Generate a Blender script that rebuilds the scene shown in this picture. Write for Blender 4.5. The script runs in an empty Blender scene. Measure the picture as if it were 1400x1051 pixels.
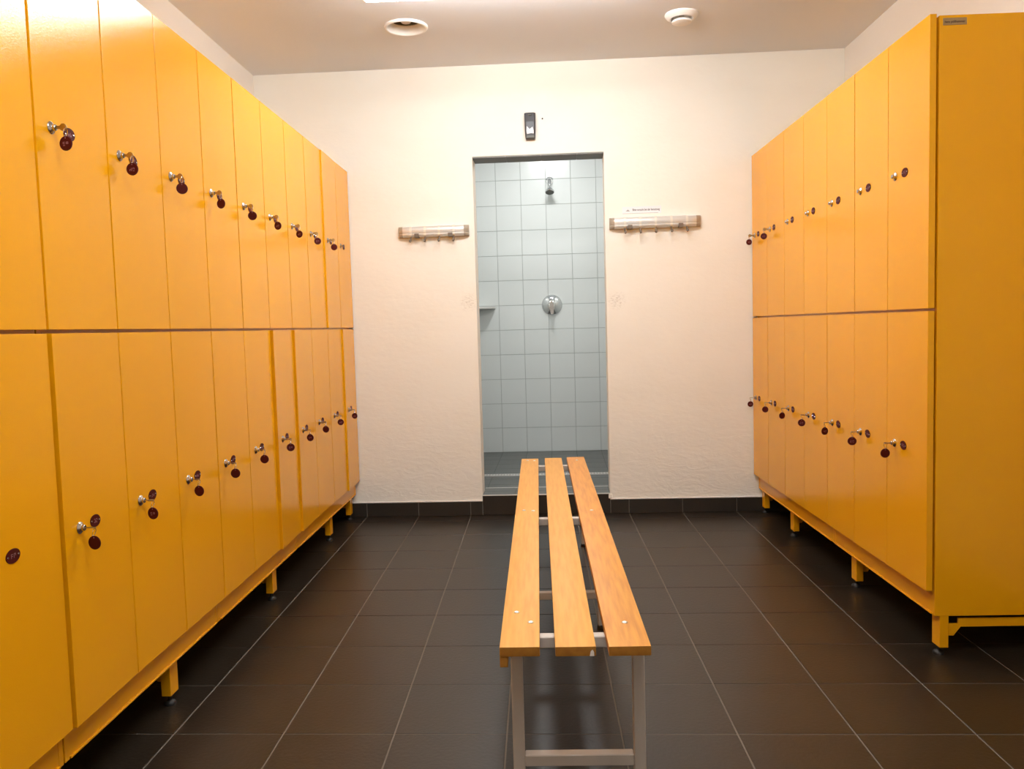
import bpy, bmesh, math, random
from mathutils import Matrix, Vector
random.seed(7)
sc = bpy.context.scene
COL = sc.collection
PI = math.pi

# ------------------------------------------------------------------ camera
CAM_POS = (0.0075, -4.6276, 1.0683)
F_PX, YAW, PITCH, ROLL = 1123.73, 0.0328, -0.0695, -0.0278
cd = bpy.data.cameras.new('camera')
cam = bpy.data.objects.new('camera', cd)
COL.objects.link(cam)
cd.sensor_fit = 'HORIZONTAL'
cd.sensor_width = 36.0
cd.lens = F_PX / 1400.0 * 36.0
cd.clip_start = 0.02
fwd = Vector((-math.sin(YAW) * math.cos(PITCH), math.cos(YAW) * math.cos(PITCH), math.sin(PITCH)))
rgt = Vector((math.cos(YAW), math.sin(YAW), 0))
upv = rgt.cross(fwd)
r2 = math.cos(ROLL) * rgt + math.sin(ROLL) * upv
u2 = -math.sin(ROLL) * rgt + math.cos(ROLL) * upv
M = Matrix.Identity(4)
for i in range(3):
    M[i][0], M[i][1], M[i][2], M[i][3] = r2[i], u2[i], -fwd[i], CAM_POS[i]
cam.matrix_world = M
sc.camera = cam

# ------------------------------------------------------------------ world, exposure
w = bpy.data.worlds.new('world')
sc.world = w
w.use_nodes = True
w.node_tree.nodes['Background'].inputs[0].default_value = (1.0, 0.9, 0.8, 1)
w.node_tree.nodes['Background'].inputs[1].default_value = 0.02
sc.view_settings.view_transform = 'Standard'
sc.view_settings.look = 'None'
sc.view_settings.gamma = 1.0
sc.view_settings.use_curve_mapping = False
sc.view_settings.exposure = 0.0
LAMP_STRENGTH = 28.3          # fluorescent diffusers of the changing room
LAMP_COL = (0.985, 1.0, 0.99)
SHOWER_STRENGTH = 82.0        # ceiling lamp of the shower
SHOWER_COL = (1.0, 1.0, 0.985)

# ------------------------------------------------------------------ main dimensions (metres)
BETA = -0.0247                # the end wall is not quite square to the long walls
ANG = math.atan(BETA)
H = 2.5135
WL, WR = -1.5478, 1.6955
DL, DR, DH = -0.331, 0.396, 2.019
T = 0.15
YBACK = -6.6
XL, XR, PITCHW = -1.0357, 1.1967, 0.2922
RZ = Matrix.Rotation(ANG, 4, 'Z')

# ------------------------------------------------------------------ helpers
def smooth(me, ang=0.6):
    for p in me.polygons:
        p.use_smooth = True
    try:
        me.set_sharp_from_angle(angle=ang)
    except Exception:
        pass

def mesh(name, bm, mats, sm=False):
    bmesh.ops.recalc_face_normals(bm, faces=bm.faces[:])
    me = bpy.data.meshes.new(name)
    bm.to_mesh(me)
    bm.free()
    for m in (mats if isinstance(mats, (list, tuple)) else [mats]):
        me.materials.append(m)
    if sm:
        smooth(me)
    return me

def link(name, data, parent=None, loc=(0, 0, 0), rz=0.0):
    o = bpy.data.objects.new(name, data)
    COL.objects.link(o)
    o.location = loc
    o.rotation_euler = (0, 0, rz)
    if parent is not None:
        o.parent = parent
    return o

def obj(name, bm, mats, parent=None, loc=(0, 0, 0), rz=0.0, sm=False):
    return link(name, mesh(name, bm, mats, sm), parent, loc, rz)

def tag(o, label, cat, group=None):
    o['label'] = label
    o['category'] = cat
    if group:
        o['group'] = group
    return o

def thing(name, label, cat, loc=(0, 0, 0), rz=0.0, group=None):
    return tag(link(name, None, None, loc, rz), label, cat, group)

def struct(o):
    o['kind'] = 'structure'
    return o

def wallpt(x, y, z):
    """point given in the end wall's own frame -> world"""
    v = RZ @ Vector((x, y, z))
    return (v.x, v.y, v.z)

def box(bm, x0, x1, y0, y1, z0, z1, bev=0.0, mi=0, seg=1):
    r = bmesh.ops.create_cube(bm, size=1.0)
    vs = r['verts']
    for v in vs:
        v.co = Vector(((x0 + x1) / 2 + v.co.x * (x1 - x0), (y0 + y1) / 2 + v.co.y * (y1 - y0), (z0 + z1) / 2 + v.co.z * (z1 - z0)))
    fs = list({f for v in vs for f in v.link_faces})
    for f in fs:
        f.material_index = mi
    if bev > 0:
        es = list({e for v in vs for e in v.link_edges})
        bmesh.ops.bevel(bm, geom=es, offset=bev, segments=seg, affect='EDGES', profile=0.7)
    return vs

def B(*a, **k):
    bm = bmesh.new()
    box(bm, *a, **k)
    return bm

def prism(bm, pts, axis, a, b, mi=0):
    """extrude a 2D polygon along axis 'x','y' or 'z' from a to b"""
    def mk(p, t):
        return {'x': (t, p[0], p[1]), 'y': (p[0], t, p[1]), 'z': (p[0], p[1], t)}[axis]
    v0 = [bm.verts.new(mk(p, a)) for p in pts]
    v1 = [bm.verts.new(mk(p, b)) for p in pts]
    n = len(pts)
    fs = [bm.faces.new(v0), bm.faces.new(v1[::-1])]
    for i in range(n):
        fs.append(bm.faces.new((v0[i], v0[(i + 1) % n], v1[(i + 1) % n], v1[i])))
    for f in fs:
        f.material_index = mi
    return fs

def lathe(bm, prof, axis='z', seg=24, c=(0, 0, 0), mi=0):
    """prof: list of (radius, height); ends with radius 0 are closed"""
    def mk(r, h, a):
        x, y = r * math.cos(a), r * math.sin(a)
        p = {'z': (x, y, h), 'x': (h, x, y), 'y': (x, h, y)}[axis]
        return (p[0] + c[0], p[1] + c[1], p[2] + c[2])
    rings = []
    for r, h in prof:
        if r < 1e-6:
            rings.append([bm.verts.new(mk(0, h, 0))])
        else:
            rings.append([bm.verts.new(mk(r, h, 2 * PI * i / seg)) for i in range(seg)])
    for A, Bq in zip(rings, rings[1:]):
        for i in range(seg):
            j = (i + 1) % seg
            if len(A) == 1 and len(Bq) == 1:
                continue
            if len(A) == 1:
                f = bm.faces.new((A[0], Bq[i], Bq[j]))
            elif len(Bq) == 1:
                f = bm.faces.new((A[i], A[j], Bq[0]))
            else:
                f = bm.faces.new((A[i], A[j], Bq[j], Bq[i]))
            f.material_index = mi

def tube(bm, pts, r, seg=10, mi=0, cap=True, closed=False):
    pts = [Vector(p) for p in pts]
    n = len(pts)
    rings = []
    for i, p in enumerate(pts):
        if closed:
            t = (pts[(i + 1) % n] - pts[i - 1]).normalized()
        else:
            t = (pts[min(i + 1, n - 1)] - pts[max(i - 1, 0)]).normalized()
        a = Vector((0, 0, 1)) if abs(t.z) < 0.9 else Vector((0, 1, 0))
        if i == 0:
            u = t.cross(a).normalized()
        else:
            u = (u - t * u.dot(t)).normalized()
        v = t.cross(u)
        rr = r[i] if isinstance(r, (list, tuple)) else r
        rings.append([bm.verts.new(p + rr * (math.cos(2 * PI * k / seg) * u + math.sin(2 * PI * k / seg) * v)) for k in range(seg)])
    prs = list(zip(rings, rings[1:])) + ([(rings[-1], rings[0])] if closed else [])
    for A, Bq in prs:
        for k in range(seg):
            f = bm.faces.new((A[k], A[(k + 1) % seg], Bq[(k + 1) % seg], Bq[k]))
            f.material_index = mi
    if cap and not closed:
        bm.faces.new(rings[0]).material_index = mi
        bm.faces.new(rings[-1]).material_index = mi

def shear(bm):
    for v in bm.verts:
        v.co.y += BETA * v.co.x
    return bm

# ------------------------------------------------------------------ materials
def mat(name, col, rough=0.5, metal=0.0, spec=0.5, bump=None, var=None, emit=None, coat=0.0, coat_r=0.1, stretch=None, rvar=None):
    m = bpy.data.materials.new(name)
    m.use_nodes = True
    nt = m.node_tree
    b = nt.nodes['Principled BSDF']
    b.inputs['Base Color'].default_value = (*col, 1)
    b.inputs['Roughness'].default_value = rough
    b.inputs['Metallic'].default_value = metal
    b.inputs['Specular IOR Level'].default_value = spec
    b.inputs['Coat Weight'].default_value = coat
    b.inputs['Coat Roughness'].default_value = coat_r
    tc = nt.nodes.new('ShaderNodeTexCoord')
    src = tc.outputs['Object']
    if stretch:
        mp = nt.nodes.new('ShaderNodeMapping')
        mp.inputs['Scale'].default_value = stretch
        nt.links.new(src, mp.inputs['Vector'])
        src = mp.outputs['Vector']
    if var:
        sca, col2, lo, hi = var
        n = nt.nodes.new('ShaderNodeTexNoise')
        n.inputs['Scale'].default_value = sca
        n.inputs['Detail'].default_value = 5
        nt.links.new(src, n.inputs['Vector'])
        rp = nt.nodes.new('ShaderNodeMapRange')
        rp.inputs['From Min'].default_value = lo
        rp.inputs['From Max'].default_value = hi
        nt.links.new(n.outputs['Fac'], rp.inputs['Value'])
        mx = nt.nodes.new('ShaderNodeMix')
        mx.data_type = 'RGBA'
        mx.inputs[6].default_value = (*col, 1)
        mx.inputs[7].default_value = (*col2, 1)
        nt.links.new(rp.outputs['Result'], mx.inputs[0])
        nt.links.new(mx.outputs[2], b.inputs['Base Color'])
    if bump:
        prev = None
        for sca, dist in bump:
            n = nt.nodes.new('ShaderNodeTexNoise')
            n.inputs['Scale'].default_value = sca
            n.inputs['Detail'].default_value = 4
            nt.links.new(src, n.inputs['Vector'])
            bp = nt.nodes.new('ShaderNodeBump')
            bp.inputs['Distance'].default_value = dist
            bp.inputs['Strength'].default_value = 1.0
            nt.links.new(n.outputs['Fac'], bp.inputs['Height'])
            if prev:
                nt.links.new(prev.outputs['Normal'], bp.inputs['Normal'])
            prev = bp
        nt.links.new(prev.outputs['Normal'], b.inputs['Normal'])
    if emit:
        b.inputs['Emission Color'].default_value = (*emit[0], 1)
        b.inputs['Emission Strength'].default_value = emit[1]
    return m

MW = mat('wall_paint', (0.915, 0.89, 0.82), 0.75, spec=0.25, bump=[(3.5, 0.003), (22, 0.0012), (90, 0.0002)],
         var=(2.2, (0.885, 0.855, 0.775), 0.45, 0.8), stretch=(1, 1, 1.7))
def plaster_low(m):
    nt = m.node_tree
    b = nt.nodes['Principled BSDF']
    tc = nt.nodes.new('ShaderNodeTexCoord')
    mp = nt.nodes.new('ShaderNodeMapping')
    mp.inputs['Scale'].default_value = (1.0, 1.0, 2.6)
    mp.inputs['Rotation'].default_value = (0, 0.25, 0)
    nt.links.new(tc.outputs['Object'], mp.inputs['Vector'])
    n = nt.nodes.new('ShaderNodeTexNoise')
    n.inputs['Scale'].default_value = 9
    n.inputs['Detail'].default_value = 7
    n.inputs['Distortion'].default_value = 2.2
    nt.links.new(mp.outputs['Vector'], n.inputs['Vector'])
    sx = nt.nodes.new('ShaderNodeSeparateXYZ')
    nt.links.new(tc.outputs['Object'], sx.inputs['Vector'])
    mr = nt.nodes.new('ShaderNodeMapRange')
    mr.inputs['From Min'].default_value = 0.75
    mr.inputs['From Max'].default_value = 0.08
    mr.inputs['To Min'].default_value = 0.06
    mr.inputs['To Max'].default_value = 1.0
    nt.links.new(sx.outputs['Z'], mr.inputs['Value'])
    mu = nt.nodes.new('ShaderNodeMath')
    mu.operation = 'MULTIPLY'
    nt.links.new(n.outputs['Fac'], mu.inputs[0])
    nt.links.new(mr.outputs['Result'], mu.inputs[1])
    bp = nt.nodes.new('ShaderNodeBump')
    bp.inputs['Distance'].default_value = 0.0026
    nt.links.new(mu.outputs[0], bp.inputs['Height'])
    old = b.inputs['Normal'].links[0].from_socket
    nt.links.new(old, bp.inputs['Normal'])
    nt.links.new(bp.outputs['Normal'], b.inputs['Normal'])
    # two hand-height scuffs beside the doorway
    col = b.inputs['Base Color'].links[0].from_socket
    for cx, cz in ((-0.375, 1.215), (0.452, 1.20)):
        ds = nt.nodes.new('ShaderNodeVectorMath')
        ds.operation = 'DISTANCE'
        ds.inputs[1].default_value = (cx, 0.0, cz)
        nt.links.new(tc.outputs['Object'], ds.inputs[0])
        r = nt.nodes.new('ShaderNodeMapRange')
        r.inputs['From Min'].default_value = 0.06
        r.inputs['From Max'].default_value = 0.0
        r.inputs['To Max'].default_value = 0.9
        nt.links.new(ds.outputs['Value'], r.inputs['Value'])
        n2 = nt.nodes.new('ShaderNodeTexNoise')
        n2.inputs['Scale'].default_value = 70
        nt.links.new(mp.outputs['Vector'], n2.inputs['Vector'])
        r2_ = nt.nodes.new('ShaderNodeMapRange')
        r2_.inputs['From Min'].default_value = 0.48
        r2_.inputs['From Max'].default_value = 0.66
        nt.links.new(n2.outputs['Fac'], r2_.inputs['Value'])
        m2 = nt.nodes.new('ShaderNodeMath')
        m2.operation = 'MULTIPLY'
        nt.links.new(r.outputs['Result'], m2.inputs[0])
        nt.links.new(r2_.outputs['Result'], m2.inputs[1])
        mx = nt.nodes.new('ShaderNodeMix')
        mx.data_type = 'RGBA'
        nt.links.new(m2.outputs[0], mx.inputs[0])
        nt.links.new(col, mx.inputs[6])
        mx.inputs[7].default_value = (0.55, 0.50, 0.42, 1)
        col = mx.outputs[2]
    nt.links.new(col, b.inputs['Base Color'])
plaster_low(MW)
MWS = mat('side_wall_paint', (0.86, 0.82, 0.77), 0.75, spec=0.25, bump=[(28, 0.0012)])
MC = mat('ceiling_paint', (0.78, 0.80, 0.84), 0.8, spec=0.2, bump=[(60, 0.0006)])
MG = mat('floor_grout', (0.185, 0.155, 0.125), 0.85)
MT = mat('floor_tile_glaze', (0.019, 0.0130, 0.0078), 0.33, spec=0.38, bump=[(90, 0.0006)], var=(6, (0.022, 0.016, 0.011), 0.4, 0.7))
MSK = mat('skirting_tile_glaze', (0.030, 0.024, 0.018), 0.38, bump=[(90, 0.0005)])
MCK = mat('white_caulk', (0.82, 0.80, 0.76), 0.6)
MY = mat('yellow_lacquer', (0.88, 0.385, 0.003), 0.15, spec=0.27, bump=[(300, 0.00032)], var=(1.5, (0.90, 0.40, 0.004), 0.4, 0.7))
MYI = mat('yellow_board_core', (0.62, 0.25, 0.03), 0.5)
MCH = mat('chrome', (0.78, 0.78, 0.78), 0.10, 1.0)
MLK = mat('worn_chrome', (0.50, 0.47, 0.43), 0.22, 1.0)
MBR = mat('brass', (0.42, 0.30, 0.12), 0.28, 1.0)
MRD = mat('dark_red_plastic', (0.075, 0.007, 0.005), 0.55, spec=0.10)
MPK = mat('pale_print', (0.30, 0.13, 0.14), 0.5)
MBK = mat('black_rubber', (0.012, 0.011, 0.010), 0.5)
MWD = mat('varnished_beech', (0.74, 0.375, 0.072), 0.42, spec=0.2, var=(7, (0.66, 0.305, 0.05), 0.38, 0.72), stretch=(14, 1.0, 14), bump=[(12, 0.0003)], coat=0.0)
MWD2 = mat('varnished_beech_darker', (0.72, 0.325, 0.058), 0.42, spec=0.2, var=(7, (0.58, 0.235, 0.046), 0.38, 0.72), stretch=(14, 1.0, 14), bump=[(12, 0.0003)], coat=0.0)
MEG = mat('end_grain', (0.40, 0.165, 0.022), 0.5, spec=0.25, var=(60, (0.33, 0.13, 0.018), 0.4, 0.7))
MCHIP = mat('bare_chip', (0.80, 0.72, 0.62), 0.7)
MST = mat('grey_painted_steel', (0.60, 0.525, 0.45), 0.42, 0.0, bump=[(60, 0.0003)])
MBO = mat('zinc_bolt', (0.75, 0.70, 0.60), 0.3, 0.9)
MTL = mat('shower_tile_glaze', (0.67, 0.69, 0.675), 0.26, spec=0.5, bump=[(9, 0.0006)], var=(1.7, (0.62, 0.655, 0.64), 0.4, 0.7))
MTG = mat('shower_grout', (0.36, 0.375, 0.36), 0.8)
MSF = mat('shower_floor_tile_glaze', (0.088, 0.091, 0.085), 0.4, var=(5, (0.105, 0.108, 0.10), 0.4, 0.7))
MSFG = mat('shower_floor_grout', (0.12, 0.125, 0.12), 0.8)
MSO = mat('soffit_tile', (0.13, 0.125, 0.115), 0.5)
MAL = mat('brushed_aluminium', (0.70, 0.68, 0.65), 0.30, 0.35, bump=[(200, 0.00015)])
MSHADE = mat('rail_end_shade', (0.40, 0.34, 0.27), 0.35)  # painted shade for the curved ends of the coat rack rails
MHK = mat('cream_plastic', (0.80, 0.76, 0.68), 0.35)
MDB = mat('brown_bracket', (0.16, 0.125, 0.095), 0.5)
MPW = mat('white_plastic', (0.85, 0.83, 0.80), 0.4)
MGD = mat('grey_duct', (0.16, 0.145, 0.135), 0.6)
MGV = mat('grey_valve', (0.62, 0.58, 0.55), 0.5)
MDV = mat('dark_grey_plastic', (0.050, 0.050, 0.060), 0.35)
MDV2 = mat('olive_grey_plastic', (0.085, 0.087, 0.075), 0.45)
MLB = mat('white_label', (0.85, 0.85, 0.88), 0.45)
MIK = mat('black_ink', (0.03, 0.025, 0.025), 0.6)
MIKG = mat('grey_ink', (0.40, 0.38, 0.36), 0.6)
MPL = mat('bronze_plate', (0.40, 0.25, 0.10), 0.4, 0.3)
MPLI = mat('brown_ink', (0.09, 0.045, 0.02), 0.6)
MDIF = mat('lamp_diffuser', (0.9, 0.9, 0.9), 0.5, emit=(LAMP_COL, LAMP_STRENGTH))
MDIF2 = mat('shower_lamp_diffuser', (0.9, 0.9, 0.9), 0.5, emit=(SHOWER_COL, SHOWER_STRENGTH))

# ------------------------------------------------------------------ room shell
floor = struct(obj('floor', shear(B(WL - 0.15, WR + 0.15, YBACK, 0.02, -0.10, -0.0016)), MG))
TS, JW = 0.30, 0.0038

def tile_mesh(x0, x1, y0, y1, m, name, th=0.006):
    bm = B(x0 + JW / 2, x1 - JW / 2, y0 + JW / 2, y1 - JW / 2, -th, 0.0, bev=0.0008)
    shear(bm)
    return mesh(name, bm, m)
GX, GY = -1.0, -0.435
full = tile_mesh(0, TS, -TS, 0, MT, 'floor_tile')
left = tile_mesh(0.055, TS, -TS, 0, MT, 'floor_tile_cut')
right = tile_mesh(0, 0.292, -TS, 0, MT, 'floor_tile_cut')
full_b = tile_mesh(0, TS, -0.135, 0.0, MT, 'floor_tile_cut')
left_b = tile_mesh(0.055, TS, -0.135, 0.0, MT, 'floor_tile_cut')
right_b = tile_mesh(0, 0.292, -0.135, 0.0, MT, 'floor_tile_cut')
for i in range(-2, 9):
    x = GX + TS * i
    dz = 0.0
    link('floor_tile', left_b if i == -2 else right_b if i == 8 else full_b, floor, (x, BETA * x, 0))
    for j in range(0, 21):
        yt = GY + TS - TS * j
        link('floor_tile', left if i == -2 else right if i == 8 else full, floor, (x, yt + BETA * x, random.uniform(-0.0003, 0.0)))

# end wall with the doorway (built in its own frame, turned by ANG)
bm = bmesh.new()
pts = [(WL - 0.15, 0.0), (DL, 0.0), (DL, DH), (DR, DH), (DR, 0.0), (WR + 0.15, 0.0), (WR + 0.15, H), (WL - 0.15, H)]
prism(bm, pts, 'y', 0.0, T)
wall_back = struct(obj('wall_back', bm, MW, rz=ANG))
yl = BETA * WL
struct(obj('wall_left', B(WL - 0.15, WL, YBACK, yl, 0.0, H), MWS))
struct(obj('wall_right', B(WR, WR + 0.15, YBACK, BETA * WR, 0.0, H), MWS))
struct(obj('wall_front', B(WL - 0.15, WR + 0.15, YBACK - 0.15, YBACK, 0.0, H), MWS))
# ceiling slab in four pieces round the square opening of the exhaust valve
VX, VY, VR, VC = -0.583, -0.610, 0.15, 0.090
bm = bmesh.new()
cx0, cx1, cy0, cy1 = WL - 0.15, WR + 0.15, YBACK - 0.15, 0.19
for a in ((cx0, VX - VR, cy0, cy1), (VX + VR, cx1, cy0, cy1), (VX - VR, VX + VR, cy0, VY - VR), (VX - VR, VX + VR, VY + VR, cy1)):
    box(bm, *a, H, H + 0.12)
NV = 32
va, vb, vc = [], [], []
for k in range(NV):
    a = 2 * PI * k / NV
    c_, s_ = math.cos(a), math.sin(a)
    q = VR / max(abs(c_), abs(s_))
    va.append(bm.verts.new((VX + VC * c_, VY + VC * s_, H)))
    vb.append(bm.verts.new((VX + q * c_, VY + q * s_, H)))
    vc.append(bm.verts.new((VX + VC * c_, VY + VC * s_, H + 0.12)))
for k in range(NV):
    j = (k + 1) % NV
    bm.faces.new((va[k], va[j], vb[j], vb[k]))
    bm.faces.new((va[k], va[j], vc[j], vc[k]))
ceiling = struct(obj('ceiling', bm, MC))

# skirting of the end wall, tile by tile, joints in line with the floor
bb = struct(obj('baseboard_back', B(WL, DL, -0.004, -0.0005, 0.0, 0.079), MG, rz=ANG))
obj('grout_bed', B(DR, WR, -0.004, -0.0005, 0.0, 0.079), MG, bb)
edges = [WL] + [GX + TS * i for i in range(-1, 3)] + [DL]
edges = [e for e in edges if WL <= e <= DL]
def skirt(a, b):
    obj('skirting_tile', B(a + 0.0022, b - 0.0022, -0.009, -0.002, 0.002, 0.080, bev=0.0008), MSK, bb)
for a, b in zip(edges, edges[1:]):
    skirt(a, b)
edges = [DR] + [GX + TS * i for i in range(5, 9)] + [WR]
for a, b in zip(edges, edges[1:]):
    if b - a > 0.02:
        skirt(a, b)
obj('caulk_bead', B(WL, DL, -0.0085, 0.0, 0.0802, 0.0872, bev=0.002), MCK, bb)
obj('caulk_bead', B(DR + 0.004, WR, -0.0085, 0.0, 0.0802, 0.0872, bev=0.002), MCK, bb)
for side, x, s in (('left', WL, 1), ('right', WR, -1)):
    y1 = BETA * x - 0.01
    base = struct(obj('baseboard_' + side, B(min(x, x + s * 0.003), max(x, x + s * 0.003), YBACK, y1, 0, 0.079), MG))
    for k in range(21):
        a = y1 - 0.3 * k
        obj('skirting_tile', B(min(x + s * 0.001, x + s * 0.009), max(x + s * 0.001, x + s * 0.009), a - 0.298, a - 0.002, 0.002, 0.08, bev=0.0008), MSK, base)

# doorway: dark riser tiles, threshold, metal edge, grey soffit
th = struct(obj('trim_1', B(DL, DR, 0.004, 0.21, 0.0, 0.113), MSFG, rz=ANG))
obj('riser_tile', B(DL + 0.002, 0.05, -0.004, 0.006, 0.002, 0.111, bev=0.0008), MSK, th)
obj('riser_tile', B(0.054, DR - 0.002, -0.004, 0.006, 0.002, 0.111, bev=0.0008), MSK, th)
obj('edge_profile', B(DL, DR, -0.006, 0.006, 0.1115, 0.1165, bev=0.001), MAL, th)
for k in range(2):
    for a, b in ((DL + 0.002, -0.148), (-0.144, 0.048), (0.052, 0.248), (0.252, DR - 0.002)):
        obj('threshold_tile', B(a, b, 0.010 + 0.1 * k, 0.106 + 0.1 * k, 0.108, 0.1155, bev=0.0008), MSF, th)
obj('edge_profile', B(DL, DR, 0.206, 0.216, 0.09, 0.1165, bev=0.001), MAL, th)
so = struct(obj('trim_2', B(DL, DR, 0.002, T, DH - 0.006, DH - 0.0005), MTG, rz=ANG))
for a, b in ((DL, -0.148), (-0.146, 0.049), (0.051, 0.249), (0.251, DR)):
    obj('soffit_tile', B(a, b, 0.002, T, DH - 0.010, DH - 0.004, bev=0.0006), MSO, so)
# plaster nib where the paint bulges over the riser, right jamb
obj('plaster_nib', B(DR - 0.010, DR + 0.012, -0.010, 0.02, 0.086, 0.112, bev=0.006, seg=2), MW, wall_back)
# screw hole in the end wall
bm = bmesh.new()
lathe(bm, [(0.0001, 0.0), (0.0045, -0.0006), (0.0045, 0.001), (0, 0.001)], 'y', 10, (0.064, 0, 2.210))
obj('screw_hole', bm, MIK, wall_back)

# ------------------------------------------------------------------ shower room
SX0, SX1, SY0, SY1, SZ0, SZ1 = -0.55, 0.65, T, 2.04, 0.05, 2.56
PR = 0.199
sw = struct(obj('wall_shower_back', B(SX0 - 0.1, SX1 + 0.1, SY1, SY1 + 0.1, 0.0, SZ1), MTG, rz=ANG))
swl = struct(obj('wall_shower_left', B(SX0 - 0.1, SX0, SY0, SY1, 0.0, SZ1), MTG, rz=ANG))
swr = struct(obj('wall_shower_right', B(SX1, SX1 + 0.1, SY0, SY1, 0.0, SZ1), MTG, rz=ANG))
struct(obj('ceiling_shower', B(SX0 - 0.1, SX1 + 0.1, SY0 + 0.05, SY1 + 0.1, SZ1, SZ1 + 0.1), MC, rz=ANG))
struct(obj('wall_shower_front', B(SX0 - 0.1, SX1 + 0.1, SY0, SY0 + 0.04, H, SZ1 + 0.1), MWS, rz=ANG))
sf = struct(obj('floor_shower', B(SX0 - 0.1, SX1 + 0.1, SY0, SY1 + 0.1, -0.08, SZ0 - 0.0015), MSFG, rz=ANG))
G2 = 0.0035
tile_b = mesh('wall_tile', B(G2 / 2, 0.2 - G2 / 2, -0.0022, 0.004, G2 / 2, PR - G2 / 2, bev=0.0009), MTL)
tile_s = mesh('wall_tile', B(-0.0022, 0.004, G2 / 2, 0.2 - G2 / 2, G2 / 2, PR - G2 / 2, bev=0.0009), MTL)
tile_s2 = mesh('wall_tile', B(-0.004, 0.0022, G2 / 2, 0.2 - G2 / 2, G2 / 2, PR - G2 / 2, bev=0.0009), MTL)
for r in range(12):
    z = SZ0 + PR * r
    for c in range(6):
        link('wall_tile', tile_b, sw, (SX0 + 0.2 * c, SY1 + random.uniform(-0.0004, 0.0002), z))
    for c in range(9):
        link('wall_tile', tile_s2, swl, (SX0, SY1 - 0.003 - 0.2 * (c + 1), z))
        link('wall_tile', tile_s, swr, (SX1, SY1 - 0.003 - 0.2 * (c + 1), z))
ft = mesh('shower_floor_tile', B(0.002, 0.198, 0.002, 0.198, -0.006, 0.0, bev=0.0008), MSF)
for c in range(6):
    for r in range(9):
        y = SY1 - 0.2 * (r + 1)
        if 0.92 < y + 0.2 and y < 1.02 and 0:
            continue
        link('shower_floor_tile', ft, sf, (SX0 + 0.2 * c, y, SZ0))
# channel drain across the shower floor
dr = thing('drain_channel', 'narrow steel channel drain with slots running across the dark shower floor', 'drain', wallpt(0.05, 0.985, SZ0), ANG)
bm = bmesh.new()
for a in ((-0.59, 0.59, -0.034, -0.027), (-0.59, 0.59, 0.027, 0.034), (-0.59, -0.583, -0.034, 0.034), (0.583, 0.59, -0.034, 0.034)):
    box(bm, *a, -0.004, 0.0035, bev=0.0008)
obj('drain_frame', bm, MAL, dr)
bm = bmesh.new()
for k in range(58):
    x = -0.577 + k * 0.02
    box(bm, x, x + 0.010, -0.0265, 0.0265, -0.004, 0.0028)
box(bm, -0.583, 0.583, -0.004, 0.004, -0.004, 0.0028)
obj('drain_grate', bm, MAL, dr)

# shower head
sh = thing('wall_shower', 'small chrome wall shower head tilted down above the mixer', 'shower head', wallpt(0.083, SY1 - 0.0022, 2.225), ANG)
bm = bmesh.new()
lathe(bm, [(0, -0.016), (0.018, -0.016), (0.030, -0.008), (0.031, 0.0)], 'y', 28)
obj('wall_flange', bm, MCH, sh, sm=True)
bm = bmesh.new()
tube(bm, [(0, -0.01, 0), (0, -0.045, -0.002), (0, -0.068, -0.012), (0, -0.080, -0.030), (0, -0.086, -0.046)], [0.019, 0.019, 0.018, 0.015, 0.012], 18)
obj('neck', bm, MCH, sh, sm=True)
bm = bmesh.new()
lathe(bm, [(0, 0.012), (0.011, 0.008), (0.015, 0.0), (0.013, -0.010), (0.016, -0.016), (0.026, -0.036), (0.036, -0.054), (0.0375, -0.062), (0.034, -0.066), (0.032, -0.064)], 'z', 28)
hd = obj('head_bell', bm, MCH, sh, loc=(0.0, -0.088, -0.050), sm=True)
hd.rotation_euler = (-0.42, 0, 0)
bm = bmesh.new()
lathe(bm, [(0, 0.0), (0.0335, 0.0), (0.0335, 0.004), (0, 0.004)], 'z', 28)
for ring, n in ((0.010, 6), (0.020, 12), (0.028, 16)):
    for k in range(n):
        a = 2 * PI * k / n
        lathe(bm, [(0, -0.0015), (0.0014, -0.001), (0.0016, 0.0005)], 'z', 6, (ring * math.cos(a), ring * math.sin(a), 0))
obj('spray_face', bm, MDV2, hd, loc=(0, 0, -0.066))

# mixer
mx = thing('shower_mixer', 'round chrome shower mixer plate with short lever on grey tiles', 'shower mixer', wallpt(0.079, SY1 - 0.0022, 1.238), ANG)
bm = bmesh.new()
lathe(bm, [(0, -0.036), (0.020, -0.036), (0.036, -0.034), (0.060, -0.025), (0.077, -0.011), (0.083, -0.003), (0.083, 0)], 'y', 40)
obj('cover_plate', bm, MCH, mx, sm=True)
bm = bmesh.new()
lathe(bm, [(0, -0.074), (0.018, -0.072), (0.024, -0.064), (0.026, -0.034)], 'y', 28)
hub = obj('handle_hub', bm, MCH, mx, sm=True)
bm = bmesh.new()
prism(bm, [(-0.010, 0.030), (0.010, 0.030), (0.015, 0.0), (0.013, -0.066), (0.006, -0.076), (-0.006, -0.076), (-0.013, -0.066), (-0.015, 0.0)], 'y', -0.088, -0.070)
bmesh.ops.bevel(bm, geom=bm.edges[:], offset=0.004, segments=2, affect='EDGES')
obj('lever', bm, MCH, mx, sm=True)
bm = bmesh.new()
lathe(bm, [(0, -0.0315), (0.005, -0.031), (0.005, -0.027)], 'y', 12, (-0.003, 0, 0.052))
obj('dot_mark', bm, MIK, mx)

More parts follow.
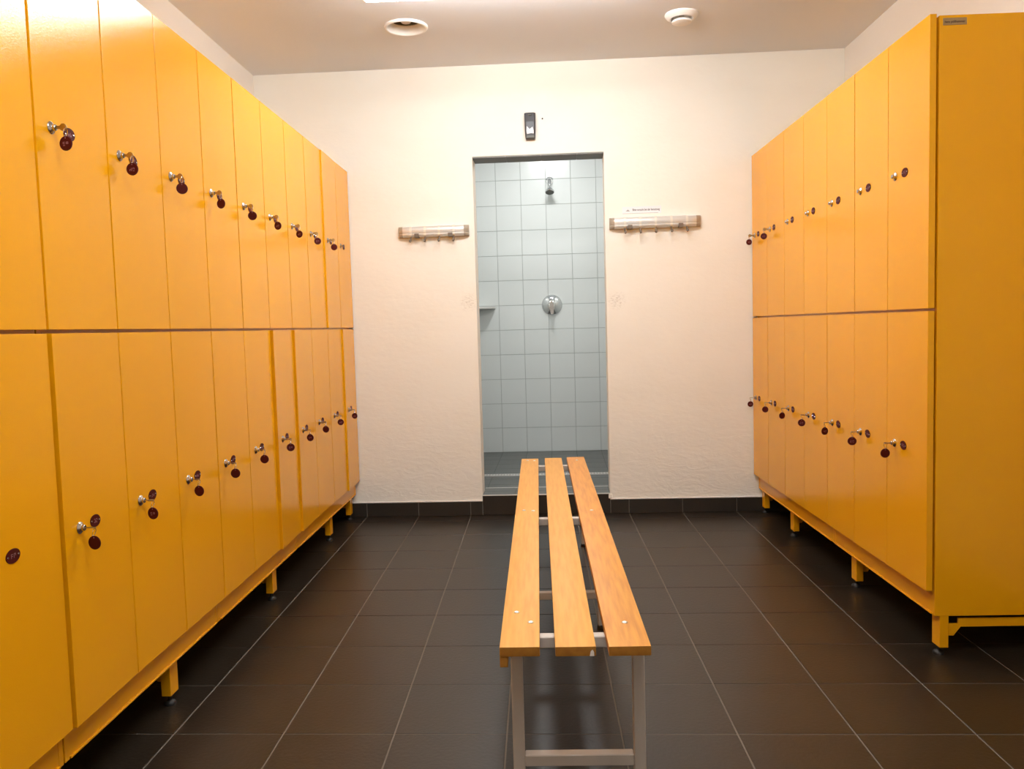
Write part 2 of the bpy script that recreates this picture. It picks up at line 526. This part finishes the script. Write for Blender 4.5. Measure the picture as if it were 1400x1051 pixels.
# corner shelf
bm = bmesh.new()
pts = [(SX0 + 0.0022, SY1 - 0.0022), (SX0 + 0.0022, SY1 - 0.175)]
for k in range(9):
    a = PI / 2 * k / 8
    pts.append((SX0 + 0.0022 + 0.172 * math.sin(a), SY1 - 0.0022 - 0.172 * math.cos(a)))
prism(bm, [p for i, p in enumerate(pts) if i != 1], 'z', 1.222, 1.236)
tag(obj('corner_shelf', bm, MAL, rz=ANG), 'small grey soap shelf at the left edge of the tiled shower', 'shelf')

# shower ceiling lamp (above the lintel, lights the tiles from the top)
sl = thing('shower_lamp', 'round ceiling lamp inside the shower, hidden above the doorway', 'lamp', wallpt(0.06, 1.22, SZ1), ANG)
bm = bmesh.new()
lathe(bm, [(0.15, 0.0), (0.15, -0.02), (0.135, -0.022)], 'z', 32)
obj('lamp_ring', bm, MPW, sl, sm=True)
bm = bmesh.new()
lathe(bm, [(0.135, -0.015), (0.12, -0.045), (0.07, -0.06), (0, -0.064)], 'z', 32)
obj('lamp_diffuser', bm, MDIF2, sl, sm=True)

# ------------------------------------------------------------------ ceiling lamps
def ceiling_lamp(x0, x1, y0, y1, label):
    t = thing('ceiling_lamp', label, 'lamp', ((x0 + x1) / 2, (y0 + y1) / 2, H), 0)
    a, b = (x1 - x0) / 2, (y1 - y0) / 2
    obj('lamp_housing', B(-a + 0.006, a - 0.006, -b + 0.006, b - 0.006, -0.016, 0.0), MPW, t)
    obj('lamp_diffuser', B(-a, a, -b, b, -0.130, -0.016, bev=0.022, seg=3), MDIF, t)
    return t
ceiling_lamp(-0.655, 0.595, -1.41, -1.24, 'long white fluorescent ceiling lamp cut by the top edge of the picture')
ceiling_lamp(-0.655, 0.595, -3.76, -3.59, 'long white fluorescent ceiling lamp above and behind the camera')

# ------------------------------------------------------------------ ceiling valves
t = thing('exhaust_valve', 'round white ceiling vent with a dark open throat, left of the middle', 'vent', (VX, VY, H))
bm = bmesh.new()
lathe(bm, [(0.104, 0.0), (0.104, -0.004), (0.101, -0.009), (0.096, -0.011), (0.090, -0.009), (0.084, 0.004), (0.076, 0.022), (0.070, 0.030)], 'z', 40)
obj('valve_ring', bm, MPW, t, sm=True)
bm = bmesh.new()
lathe(bm, [(0.0705, 0.028), (0.0705, 0.115), (0, 0.115)], 'z', 32)
obj('duct', bm, MGD, t, sm=True)
bm = bmesh.new()
lathe(bm, [(0, 0.016), (0.020, 0.017), (0.025, 0.022), (0.023, 0.030), (0.006, 0.034), (0.006, 0.113)], 'z', 24)
obj('valve_disc', bm, MGV, t, sm=True)
bm = bmesh.new()
for k in range(3):
    a = 2 * PI * k / 3 + 0.4
    tube(bm, [(0.006 * math.cos(a), 0.006 * math.sin(a), 0.045), (0.070 * math.cos(a), 0.070 * math.sin(a), 0.045)], 0.005, 6)
obj('valve_bracket', bm, MGV, t)
t = thing('supply_valve', 'round white ceiling vent with a closed lowered disc, right of the middle', 'vent', (0.722, -0.628, H))
bm = bmesh.new()
lathe(bm, [(0.078, 0.0), (0.078, -0.006), (0.070, -0.016), (0.056, -0.024), (0.050, -0.022), (0.048, -0.004), (0, -0.004)], 'z', 40)
obj('valve_ring', bm, MPW, t, sm=True)
bm = bmesh.new()
lathe(bm, [(0.010, -0.004), (0.010, -0.028), (0.044, -0.030), (0.047, -0.034), (0.046, -0.039), (0.040, -0.042), (0, -0.041)], 'z', 40)
obj('valve_disc', bm, MPW, t, sm=True)

# ------------------------------------------------------------------ dispenser above the doorway
t = thing('wall_dispenser', 'dark grey box with a white emblem on the wall above the shower doorway', 'dispenser', wallpt(-0.004, 0, 2.169), ANG)
bm = bmesh.new()
secs = [(0.071, 0.0275, 0.024), (0.068, 0.0305, 0.032), (0.02, 0.0300, 0.038), (-0.03, 0.0285, 0.040), (-0.062, 0.0270, 0.036), (-0.0715, 0.0245, 0.026)]
rings = []
for z, hw, dp in secs:
    rings.append([bm.verts.new(p) for p in ((-hw, -0.0005, z), (-hw, -dp + 0.008, z), (-hw + 0.008, -dp, z), (hw - 0.008, -dp, z), (hw, -dp + 0.008, z), (hw, -0.0005, z))])
for A, Bq in zip(rings, rings[1:]):
    for k in range(6):
        bm.faces.new((A[k], A[(k + 1) % 6], Bq[(k + 1) % 6], Bq[k]))
bm.faces.new(rings[0])
bm.faces.new(rings[-1])
obj('dispenser_body', bm, MDV, t)
bm = bmesh.new()
prism(bm, [(-0.0185, -0.048), (-0.0205, -0.030), (-0.0185, -0.005), (-0.003, -0.022), (0.0135, -0.010), (0.0185, -0.028), (0.0190, -0.046), (0.004, -0.044)], 'y', -0.0412, -0.036)
e = obj('emblem', bm, MLB, t)
e['label'] = 'white emblem with two pointed tips'
obj('base_cap', B(-0.0235, 0.0235, -0.0385, -0.020, -0.0700, -0.0520, bev=0.003), MDV2, t)
obj('top_button', B(-0.010, 0.010, -0.0392, -0.030, 0.052, 0.060, bev=0.003), MDV2, t)

# ------------------------------------------------------------------ coat racks
def coat_rack(x0, x1, z0, z1, hooks, brackets, label):
    cx, L, Hh = (x0 + x1) / 2, x1 - x0, z1 - z0
    t = thing('coat_rack', label, 'coat rack', wallpt(cx, 0, (z0 + z1) / 2), ANG, 'coat racks beside the shower doorway')
    prof = []
    for k in range(15):
        a = PI / 2 - PI * k / 14
        prof.append([math.cos(a) ** 0.7 if math.cos(a) > 1e-6 else 0.0, math.sin(a)])
    prof = [(0.0, 1.0), (0.55, 0.98), (0.85, 0.82), (1.0, 0.45), (1.0, 0.05), (0.97, -0.25), (0.90, -0.32), (0.90, -0.42), (0.99, -0.48), (0.98, -0.66), (0.80, -0.90), (0.5, -1.0), (0.0, -1.0)]
    D, RR = 0.046, 0.060
    xs = [-L / 2 + RR * (1 - math.cos(PI / 2 * k / 8)) for k in range(9)]
    xs = xs + [-x for x in xs[::-1]]
    bm = bmesh.new()
    rings = []
    for x in xs:
        q = max(0.0, abs(x) - (L / 2 - RR)) / RR
        dd = 0.010 + (D - 0.010) * math.sqrt(max(0.0, 1 - q * q))
        rings.append([bm.verts.new((x, -p[0] * dd, p[1] * Hh / 2)) for p in prof])
    n = len(prof)
    def loft(rs):
        b2 = bmesh.new()
        rr = [[b2.verts.new(v) for v in r] for r in rs]
        for A, Bq in zip(rr, rr[1:]):
            for k in range(n - 1):
                b2.faces.new((A[k], A[k + 1], Bq[k + 1], Bq[k]))
            b2.faces.new((A[-1], A[0], Bq[0], Bq[-1]))
        b2.faces.new(rr[0])
        b2.faces.new(rr[-1])
        return b2
    rings = [[v.co.copy() for v in r] for r in rings]
    bm.free()
    obj('rail', loft(rings[5:-5]), MAL, t, sm=True)
    for rs in (rings[:6], rings[-6:]):  # rail ends curving to the wall, their shade put into the colour
        c = obj('shaded_rail_end', loft(rs), MSHADE, t, sm=True)
        c['label'] = 'rounded rail end with its shade painted grey brown'
    for hx in hooks:
        bm = bmesh.new()
        ow = 0.006
        P = [(p[0] * D + 0.0022 if p[0] > 0.3 else p[0] * D, p[1] * (Hh / 2 + 0.0018)) for p in prof[1:12]]
        Q = [(max(0.001, p[0] * D - 0.0005), p[1] * Hh / 2 * 0.99) for p in prof[1:12]]
        va = [[bm.verts.new((hx - cx + s * ow, -p[0], p[1])) for p in P] for s in (-1, 1)]
        vb = [[bm.verts.new((hx - cx + s * ow, -p[0], p[1])) for p in Q] for s in (-1, 1)]
        for k in range(len(P) - 1):
            bm.faces.new((va[0][k], va[1][k], va[1][k + 1], va[0][k + 1]))
            bm.faces.new((va[0][k], va[0][k + 1], vb[0][k + 1], vb[0][k]))
            bm.faces.new((va[1][k], va[1][k + 1], vb[1][k + 1], vb[1][k]))
        hk = obj('hook', bm, MHK, t, sm=True)
        bm = bmesh.new()
        zb = -Hh / 2
        tube(bm, [(hx - cx, -0.030, zb + 0.006), (hx - cx, -0.040, zb - 0.008), (hx - cx, -0.048, zb - 0.022), (hx - cx, -0.060, zb - 0.027), (hx - cx, -0.071, zb - 0.022)], [0.0058, 0.0055, 0.0052, 0.0055, 0.0062], 10)
        obj('hook_prong', bm, MDB, hk, sm=True)
    for bx in brackets:
        obj('bracket', B(bx - cx - 0.013, bx - cx + 0.013, -0.050, -0.006, -Hh / 2 - 0.004, -Hh / 2 + 0.018, bev=0.004, seg=2), MDB, t)
    return t
coat_rack(-0.757, -0.360, 1.584, 1.645, [-0.684, -0.604, -0.525, -0.444], [-0.650, -0.462],
          'shorter aluminium coat rack with four hooks left of the shower doorway')
coat_rack(0.419, 0.918, 1.592, 1.654, [0.503, 0.586, 0.670, 0.755, 0.839], [0.530, 0.806],
          'longer aluminium coat rack with five hooks right of the shower doorway')

def text_bm(body, size, mi=0, width=None):
    cu = bpy.data.curves.new('lettering', 'FONT')
    cu.body = body
    cu.size = size
    cu.resolution_u = 3
    cu.extrude = 0.0003
    cu.offset = size * 0.012
    o = bpy.data.objects.new('lettering', cu)
    COL.objects.link(o)
    bpy.context.view_layer.update()
    me = bpy.data.meshes.new_from_object(o.evaluated_get(bpy.context.evaluated_depsgraph_get()))
    bpy.data.objects.remove(o)
    bpy.data.curves.remove(cu)
    xs = [v.co.x for v in me.vertices]
    a, b = min(xs), max(xs)
    k = 1.0 if width is None else width / (b - a)
    bm = bmesh.new()
    bm.from_mesh(me)
    bpy.data.meshes.remove(me)
    for v in bm.verts:
        x, y, z = v.co
        v.co = ((x - a) * k, -z, y)       # lies in the xz plane, faces -y
    return bm

# sticker above the right rack
t = thing('wall_sticker', 'small white paper strip with one line of print above the right coat rack', 'sign', wallpt(0.599, 0, 1.694), ANG)
bm = B(-0.107, 0.107, -0.0012, -0.0002, -0.0195, 0.0195)
obj('paper_strip', bm, MLB, t)
bm = text_bm('Bitte vorsicht bei der benutzung', 0.017, width=0.148)
obj('lettering', bm, MIK, t, (-0.050, -0.0014, -0.004))
bm = bmesh.new()
prism(bm, [(-0.088, -0.006), (-0.064, -0.006), (-0.076, 0.004)], 'y', -0.0016, -0.0011)
obj('pictogram', bm, MIKG, t)
obj('underline', B(-0.105, 0.090, -0.0016, -0.0010, -0.0185, -0.0168), MIKG, t)

# ------------------------------------------------------------------ lockers
ZU0, ZU1, ZL0, ZL1 = 1.0906, 1.9614, 0.2123, 1.0823
DTH, GAP, DEP = 0.0195, 0.0038, 0.500
CF = -0.0265                 # carcass front, doors stand proud of it
ZLU, ZLL = 1.527, 0.646
LOCK_Y = {'u': 0.058, 'l': 0.062}
BADGE_Y = 0.128
door_w = PITCHW - GAP
DOOR = {r: mesh('door', B(-DTH, 0.0, -door_w, 0.0, 0.0, z1 - z0, bev=0.0013, seg=2), MY) for r, z0, z1 in (('u', ZU0, ZU1), ('l', ZL0, ZL1))}

def lock_mesh():
    bm = bmesh.new()
    lathe(bm, [(0.0138, 0.0), (0.0138, 0.0014), (0.0120, 0.0036), (0.0078, 0.0052), (0.0070, 0.0062), (0.0068, 0.0110), (0.0056, 0.0125), (0, 0.0125)], 'x', 22)
    box(bm, 0.0123, 0.0128, -0.0007, 0.0007, -0.0045, 0.0045, mi=1)
    return mesh('lock', bm, [MLK, MIK], True)

def digits(bm, c, ax, s, mi, rnd):
    """two blurred pale figures, as short raised strokes (illegible in the photograph)"""
    for k in (-1, 1):
        segs = [(0, 1, 1), (0, 0, 1), (0, -1, 1), (-1, 0.5, 0), (1, 0.5, 0), (-1, -0.5, 0), (1, -0.5, 0)]
        for q in rnd.sample(segs, 4):
            a, b, hz = q
            y, z = c[1] + k * s * 1.45 + a * s * 0.75, c[2] + b * s * 1.3
            hy, hh = (s * 0.9, s * 0.22) if hz else (s * 0.22, s * 0.75)
            if ax == 'x':
                box(bm, c[0] - 0.0002, c[0] + 0.0003, y - hy, y + hy, z - hh, z + hh, mi=mi)
            else:
                box(bm, y - hy, y + hy, c[0] - 0.0003, c[0] + 0.0003, z - hh, z + hh, mi=mi)

def badge_mesh(seed):
    rnd = random.Random(seed)
    bm = bmesh.new()
    n = 24
    pts = [(0.0220 * math.cos(2 * PI * k / n), 0.0145 * math.sin(2 * PI * k / n)) for k in range(n)]
    prism(bm, pts, 'x', 0.0, 0.0016)
    for s in (-1, 1):
        lathe(bm, [(0.0022, 0.0016), (0.0018, 0.0024), (0, 0.0025)], 'x', 8, (0, s * 0.0165, 0), mi=2)
    digits(bm, (0.0017, 0, 0), 'x', 0.0030, 1, rnd)
    return mesh('number_badge', bm, [MRD, MPK, MCH])
LOCK = lock_mesh()
BADGES = [badge_mesh(100 + k) for k in range(6)]
LEG = mesh('leg', B(-0.028, 0.0, 0.0, 0.05, 0.030, 0.1345, bev=0.0012), MY)
bm = bmesh.new()
lathe(bm, [(0, 0.031), (0.006, 0.031), (0.006, 0.014), (0.013, 0.011), (0.0165, 0.006), (0.017, 0.0), (0, 0.0)], 'z', 18)
FOOT = mesh('foot', bm, MBK, True)
key_jobs = []

def locker_unit(label, x, y, rz, n, doors, legs, side_end):
    """doors: {(column, 'u'|'l'): (angle, lock?, badge?, key?)}; local +x = front, lock edge at small y"""
    t = thing('locker_unit', label, 'locker', (x, y, 0), rz, 'rows of yellow lockers')
    W = n * PITCHW
    ZT, ZB = 1.956, 0.132
    # carcass: top, bottom, shelf, back, partitions
    bm = bmesh.new()
    box(bm, -DEP, CF, 0.018, W - 0.018, ZT - 0.018, ZT)
    box(bm, -DEP, CF, 0.018, W - 0.018, 0.196, 0.214)
    box(bm, -DEP, CF, 0.018, W - 0.018, 1.078, 1.096)
    box(bm, -DEP, -DEP + 0.006, 0.018, W - 0.018, 0.214, ZT - 0.018)
    for k in range(1, n):
        box(bm, -DEP + 0.006, CF, k * PITCHW - 0.009, k * PITCHW + 0.009, 0.214, 1.078)
        box(bm, -DEP + 0.006, CF, k * PITCHW - 0.009, k * PITCHW + 0.009, 1.096, ZT - 0.018)
    obj('carcass', bm, MY, t)
    for y0 in (0.0008, W - 0.018):
        obj('side_panel', B(-DEP, CF, y0, y0 + 0.0172, ZB, ZT, bev=0.001), MY, t)
    bm = B(CF - 0.018, CF - 0.001, 0.0185, W - 0.0185, 0.134, 0.196)
    box(bm, CF - 0.030, CF + 0.0035, 0.0185, W - 0.0185, 0.1335, 0.1385, bev=0.0008)
    obj('plinth', bm, MY, t)
    for ly in legs:
        for lx in (-0.043, -0.43):
            lg = link('leg', LEG, t, (lx, ly, 0))
            link('foot', FOOT, lg, (-0.012, 0.018, 0))
    # cross rail with gusset between front and rear leg
    for ly in legs:
        bm = bmesh.new()
        prism(bm, [(-0.0715, 0.104), (-0.104, 0.104), (-0.104, 0.121), (-0.4295, 0.121), (-0.4295, 0.094), (-0.112, 0.094), (-0.0905, 0.066), (-0.0715, 0.066)], 'y', ly + (0.036 if side_end else 0.020), ly + (0.041 if side_end else 0.025))
        obj('cross_rail', bm, MY, t)
    rnd = random.Random(label)
    for c in range(n):
        for r, z0, zl in (('u', ZU0, ZLU), ('l', ZL0, ZLL)):
            ang, lk, bd, key = doors.get((c, r), (0, 1, 1, None))
            hy = (c + 1) * PITCHW - GAP / 2
            d = link('door', DOOR[r], t, (0, hy, z0), ang)
            ly = LOCK_Y[r] - PITCHW + GAP / 2
            by = BADGE_Y - PITCHW + GAP / 2
            if lk:
                link('lock', LOCK, d, (0, ly, zl - z0))
            if bd:
                b = link('number_badge', rnd.choice(BADGES), d, (0, by, zl - z0 + 0.001))
                b.rotation_euler = (rnd.uniform(-0.12, 0.12), 0, 0)
            if key:
                mw = Matrix.Translation((x, y, 0)) @ Matrix.Rotation(rz, 4, 'Z') @ Matrix.Translation((0, hy, z0)) @ Matrix.Rotation(ang, 4, 'Z')
                p = mw @ Vector((0.0, ly, zl - z0))
                key_jobs.append((p, rz + ang, r, key))
    return t

def keylabel(side, row, k):
    ords = ['first', 'second', 'third', 'fourth', 'fifth', 'sixth', 'seventh', 'eighth', 'ninth', 'tenth']
    return 'key with dark red tag, %s lockers, %s doors, %s tag from the camera' % (side, row, ords[k])

def yl_(k):
    return BETA * XL - 0.005 - (10 - k) * PITCHW
def yr_(k):
    return BETA * XR - 0.005 - k * PITCHW
def dset(side, cols):
    """cols: list of global door numbers for local columns"""
    out = {}
    for c, D in enumerate(cols):
        if side == 'L':
            au = {9: 0.022}.get(D, 0.0015 * (D % 3))
            al = {1: 0.020, 6: 0.036, 7: 0.028, 10: 0.027}.get(D, 0.0015 * ((D + 1) % 3))
            ku = keylabel('left', 'upper', D - 1) if 1 <= D <= 9 else None
            kl = keylabel('left', 'lower', D - 1) if 1 <= D <= 10 else None
        else:
            au, al = 0.0012 * (D % 3), 0.0012 * ((D + 1) % 3)
            ku = keylabel('right', 'upper', 2 - D) if D <= 2 else None
            kl = keylabel('right', 'lower', 7 - D)
        out[(c, 'u')] = (au, 1, 1, ku)
        out[(c, 'l')] = (al, 1, 1, kl)
    return out
# left row; column D lies between boundaries D-1 and D
def L_unit(label, d0, d1, leg_world, side_end=False):
    y = yl_(d0 - 1) - (0.004 if d1 == 0 else 0.0)
    return locker_unit(label, XL, y, 0.0, d1 - d0 + 1, dset('L', list(range(d0, d1 + 1))), [ly - y for ly in leg_world], side_end)
L_unit('yellow locker unit on the left nearest the camera, cut off by the left picture edge', -2, 0, [-3.26])
L_unit('yellow locker unit on the left, three doors wide, with the largest red key tags', 1, 3, [-2.35])
L_unit('yellow locker unit on the left, three doors wide, second from the end wall', 4, 6, [-1.430])
L_unit('yellow locker unit on the left, four doors wide, against the end wall', 7, 10, [-0.510, -0.055])
def R_unit(label, d0, d1, leg_world, side_end):
    y = yr_(d0 - 1)
    return locker_unit(label, XR, y, PI, d1 - d0 + 1, dset('R', list(range(d0, d1 + 1))), [y - ly for ly in leg_world], side_end)
R_unit('yellow locker unit on the right, four doors wide, against the end wall', 1, 4, [-0.045, -0.560], False)
RU = R_unit('yellow locker unit on the right nearest the camera, with its wide end panel showing', 5, 7, [-1.355, -2.028], True)

# maker's plate on the near end panel (its lettering is flat print)
ye = yr_(7)
pl = obj('maker_plate', B(0.0, 0.070, -0.0012, 0.0, 0.0, 0.021, bev=0.0004), MPL)
pl.parent = RU
pl.location = Vector((0.0, 0.0, 0.0))
pl.rotation_euler = (0, 0, PI)
RUW = 3 * PITCHW
pl.location = (-(1.2335 - XR), RUW - 0.0008 + 0.0000, 1.9265)
bm = text_bm('hans pöllhammer', 0.010, width=0.060)
lt = obj('lettering', bm, MPLI, pl, (0.005, -0.0014, 0.0065))

# ------------------------------------------------------------------ keys with tags (copies of one key with its parts)
def make_key():
    t = thing('locker_key', 'key', 'key', (0, 0, 0), 0, 'keys with red tags in the locker doors')
    bm = bmesh.new()
    box(bm, 0.0115, 0.022, -0.0011, 0.0011, -0.0035, 0.0035)
    lathe(bm, [(0, -0.0012), (0.0080, -0.0012), (0.0080, 0.0012), (0, 0.0012)], 'y', 18, (0.0275, 0, 0))
    blade = obj('key_blade', bm, MBR, t)
    bm = bmesh.new()
    R, cx, cz = 0.0085, 0.0315, -0.0105
    tube(bm, [(cx + 0.002 * math.cos(a), R * math.sin(a) * 0.9, cz + R * math.cos(a)) for a in [2 * PI * k / 16 for k in range(16)]], 0.0009, 6, closed=True)
    obj('key_ring', bm, MCH, t, sm=True)
    return t

def tag_mesh(seed, printed):
    rnd = random.Random(seed)
    bm = bmesh.new()
    lathe(bm, [(0, -0.0015), (0.0150, -0.0015), (0.0157, -0.0008), (0.0157, 0.0008), (0.0150, 0.0015), (0, 0.0015)], 'y', 26)
    for s in (-1, 1):
        lathe(bm, [(0, s * 0.0018), (0.0014, s * 0.0018), (0.0014, 0)], 'y', 8, (0, 0, 0.0115), mi=1)
        if printed:
            digits(bm, (s * 0.0016, 0, -0.001), 'y', 0.0027, 1, rnd)
    return mesh('key_tag', bm, [MRD, MPK])
TAGS = [tag_mesh(3, True), tag_mesh(4, True), tag_mesh(5, False)]
key0 = make_key()
parts0 = list(key0.children)
used = False
for (p, rz, row, lab) in key_jobs:
    if not used:
        k, parts, used = key0, parts0, True
    else:
        k = key0.copy()
        COL.objects.link(k)
        parts = []
        for ch in parts0:
            c = ch.copy()
            COL.objects.link(c)
            c.parent = k
            parts.append(c)
    k.location = p
    k.rotation_euler = (0, 0, rz)
    k['label'] = lab
    for c in parts:
        if c.name.startswith('key_blade'):
            c.rotation_euler = (0.0 if row == 'u' else PI / 2 + random.uniform(-0.3, 0.3), 0, 0)
    tg = link('key_tag', random.choice(TAGS + [TAGS[2]]), k, (0.0315, 0, -0.0345), random.uniform(-0.35, 0.35))

# ------------------------------------------------------------------ bench
HB = 0.42
bx, by = 0.0, -3.0
bench = thing('slatted_bench', 'long narrow bench with three wooden slats on a grey steel frame', 'bench', (0.067, -1.8, 0))
BL = 2.40
SL = [(-0.0865, -0.0045, MWD), (0.0270, 0.1095, MWD), (0.1350, 0.2205, MWD2)]
def bslat(a, b, m, y0, y1):
    bm = B(a - 0.067, b - 0.067, y0 + 1.8, y1 + 1.8, HB - 0.020, HB, bev=0.0022, seg=2)
    bm.normal_update()
    for f in bm.faces:
        if abs(f.normal.y) > 0.7:
            f.material_index = 1
    return obj('slat', bm, [m, MEG], bench, sm=True)
s1 = bslat(*SL[0], -3.000, -0.610)
s2 = bslat(*SL[1], -3.002, -0.602)
s3 = bslat(*SL[2], -3.004, -0.588)
s3['label'] = 'darker orange slat, rightmost'
obj('apron_rail', B(-0.0865 - 0.067, -0.070 - 0.067, -2.9985 + 1.8, -0.615 + 1.8, HB - 0.043, HB - 0.0201, bev=0.0015), MEG, bench)
bm = bmesh.new()
prism(bm, [(0.0965, -0.0196), (0.1055, -0.0198), (0.1052, -0.012), (0.1025, -0.0065), (0.0985, -0.010)], 'y', -0.0006, 0.002)
for v in bm.verts:
    v.co.x -= 0.067
ch = obj('chipped_spot', bm, MCHIP, s2, (0, -3.002 + 1.8, HB))
ch['label'] = 'pale chipped corner'
for fy in (-2.895, -1.800, -0.715):
    yy = fy + 1.8
    for lx in (-0.069, 0.1945):
        lg = obj('leg', B(lx - 0.067, lx + 0.0255 - 0.067, yy, yy + 0.0255, 0.014, HB - 0.0205, bev=0.002), MST, bench)
        bm = bmesh.new()
        lathe(bm, [(0, 0.0), (0.017, 0.0), (0.0165, 0.012), (0.012, 0.016), (0, 0.016)], 'z', 16, (lx + 0.0127 - 0.067, yy + 0.0127, 0))
        obj('rubber_foot', bm, MBK, lg, sm=True)
    obj('cross_bar', B(-0.0432 - 0.067, 0.1942 - 0.067, yy, yy + 0.0255, HB - 0.0455, HB - 0.0205, bev=0.002), MST, bench)
    obj('foot_rung', B(-0.0432 - 0.067, 0.1942 - 0.067, yy, yy + 0.0255, 0.110, 0.1355, bev=0.002), MST, bench)
    for bx_, byo, s in ((-0.0565, 0.100 if fy < -2 else 0.045, s1), (-0.024, 0.035, s1), (0.181, 0.025, s3)):
        bm = bmesh.new()
        lathe(bm, [(0.0068, 0.0), (0.0062, 0.0016), (0.0035, 0.0028), (0, 0.0030)], 'z', 16, (bx_ - 0.067, yy + byo, HB))
        obj('bolt', bm, MBO, s, sm=True)
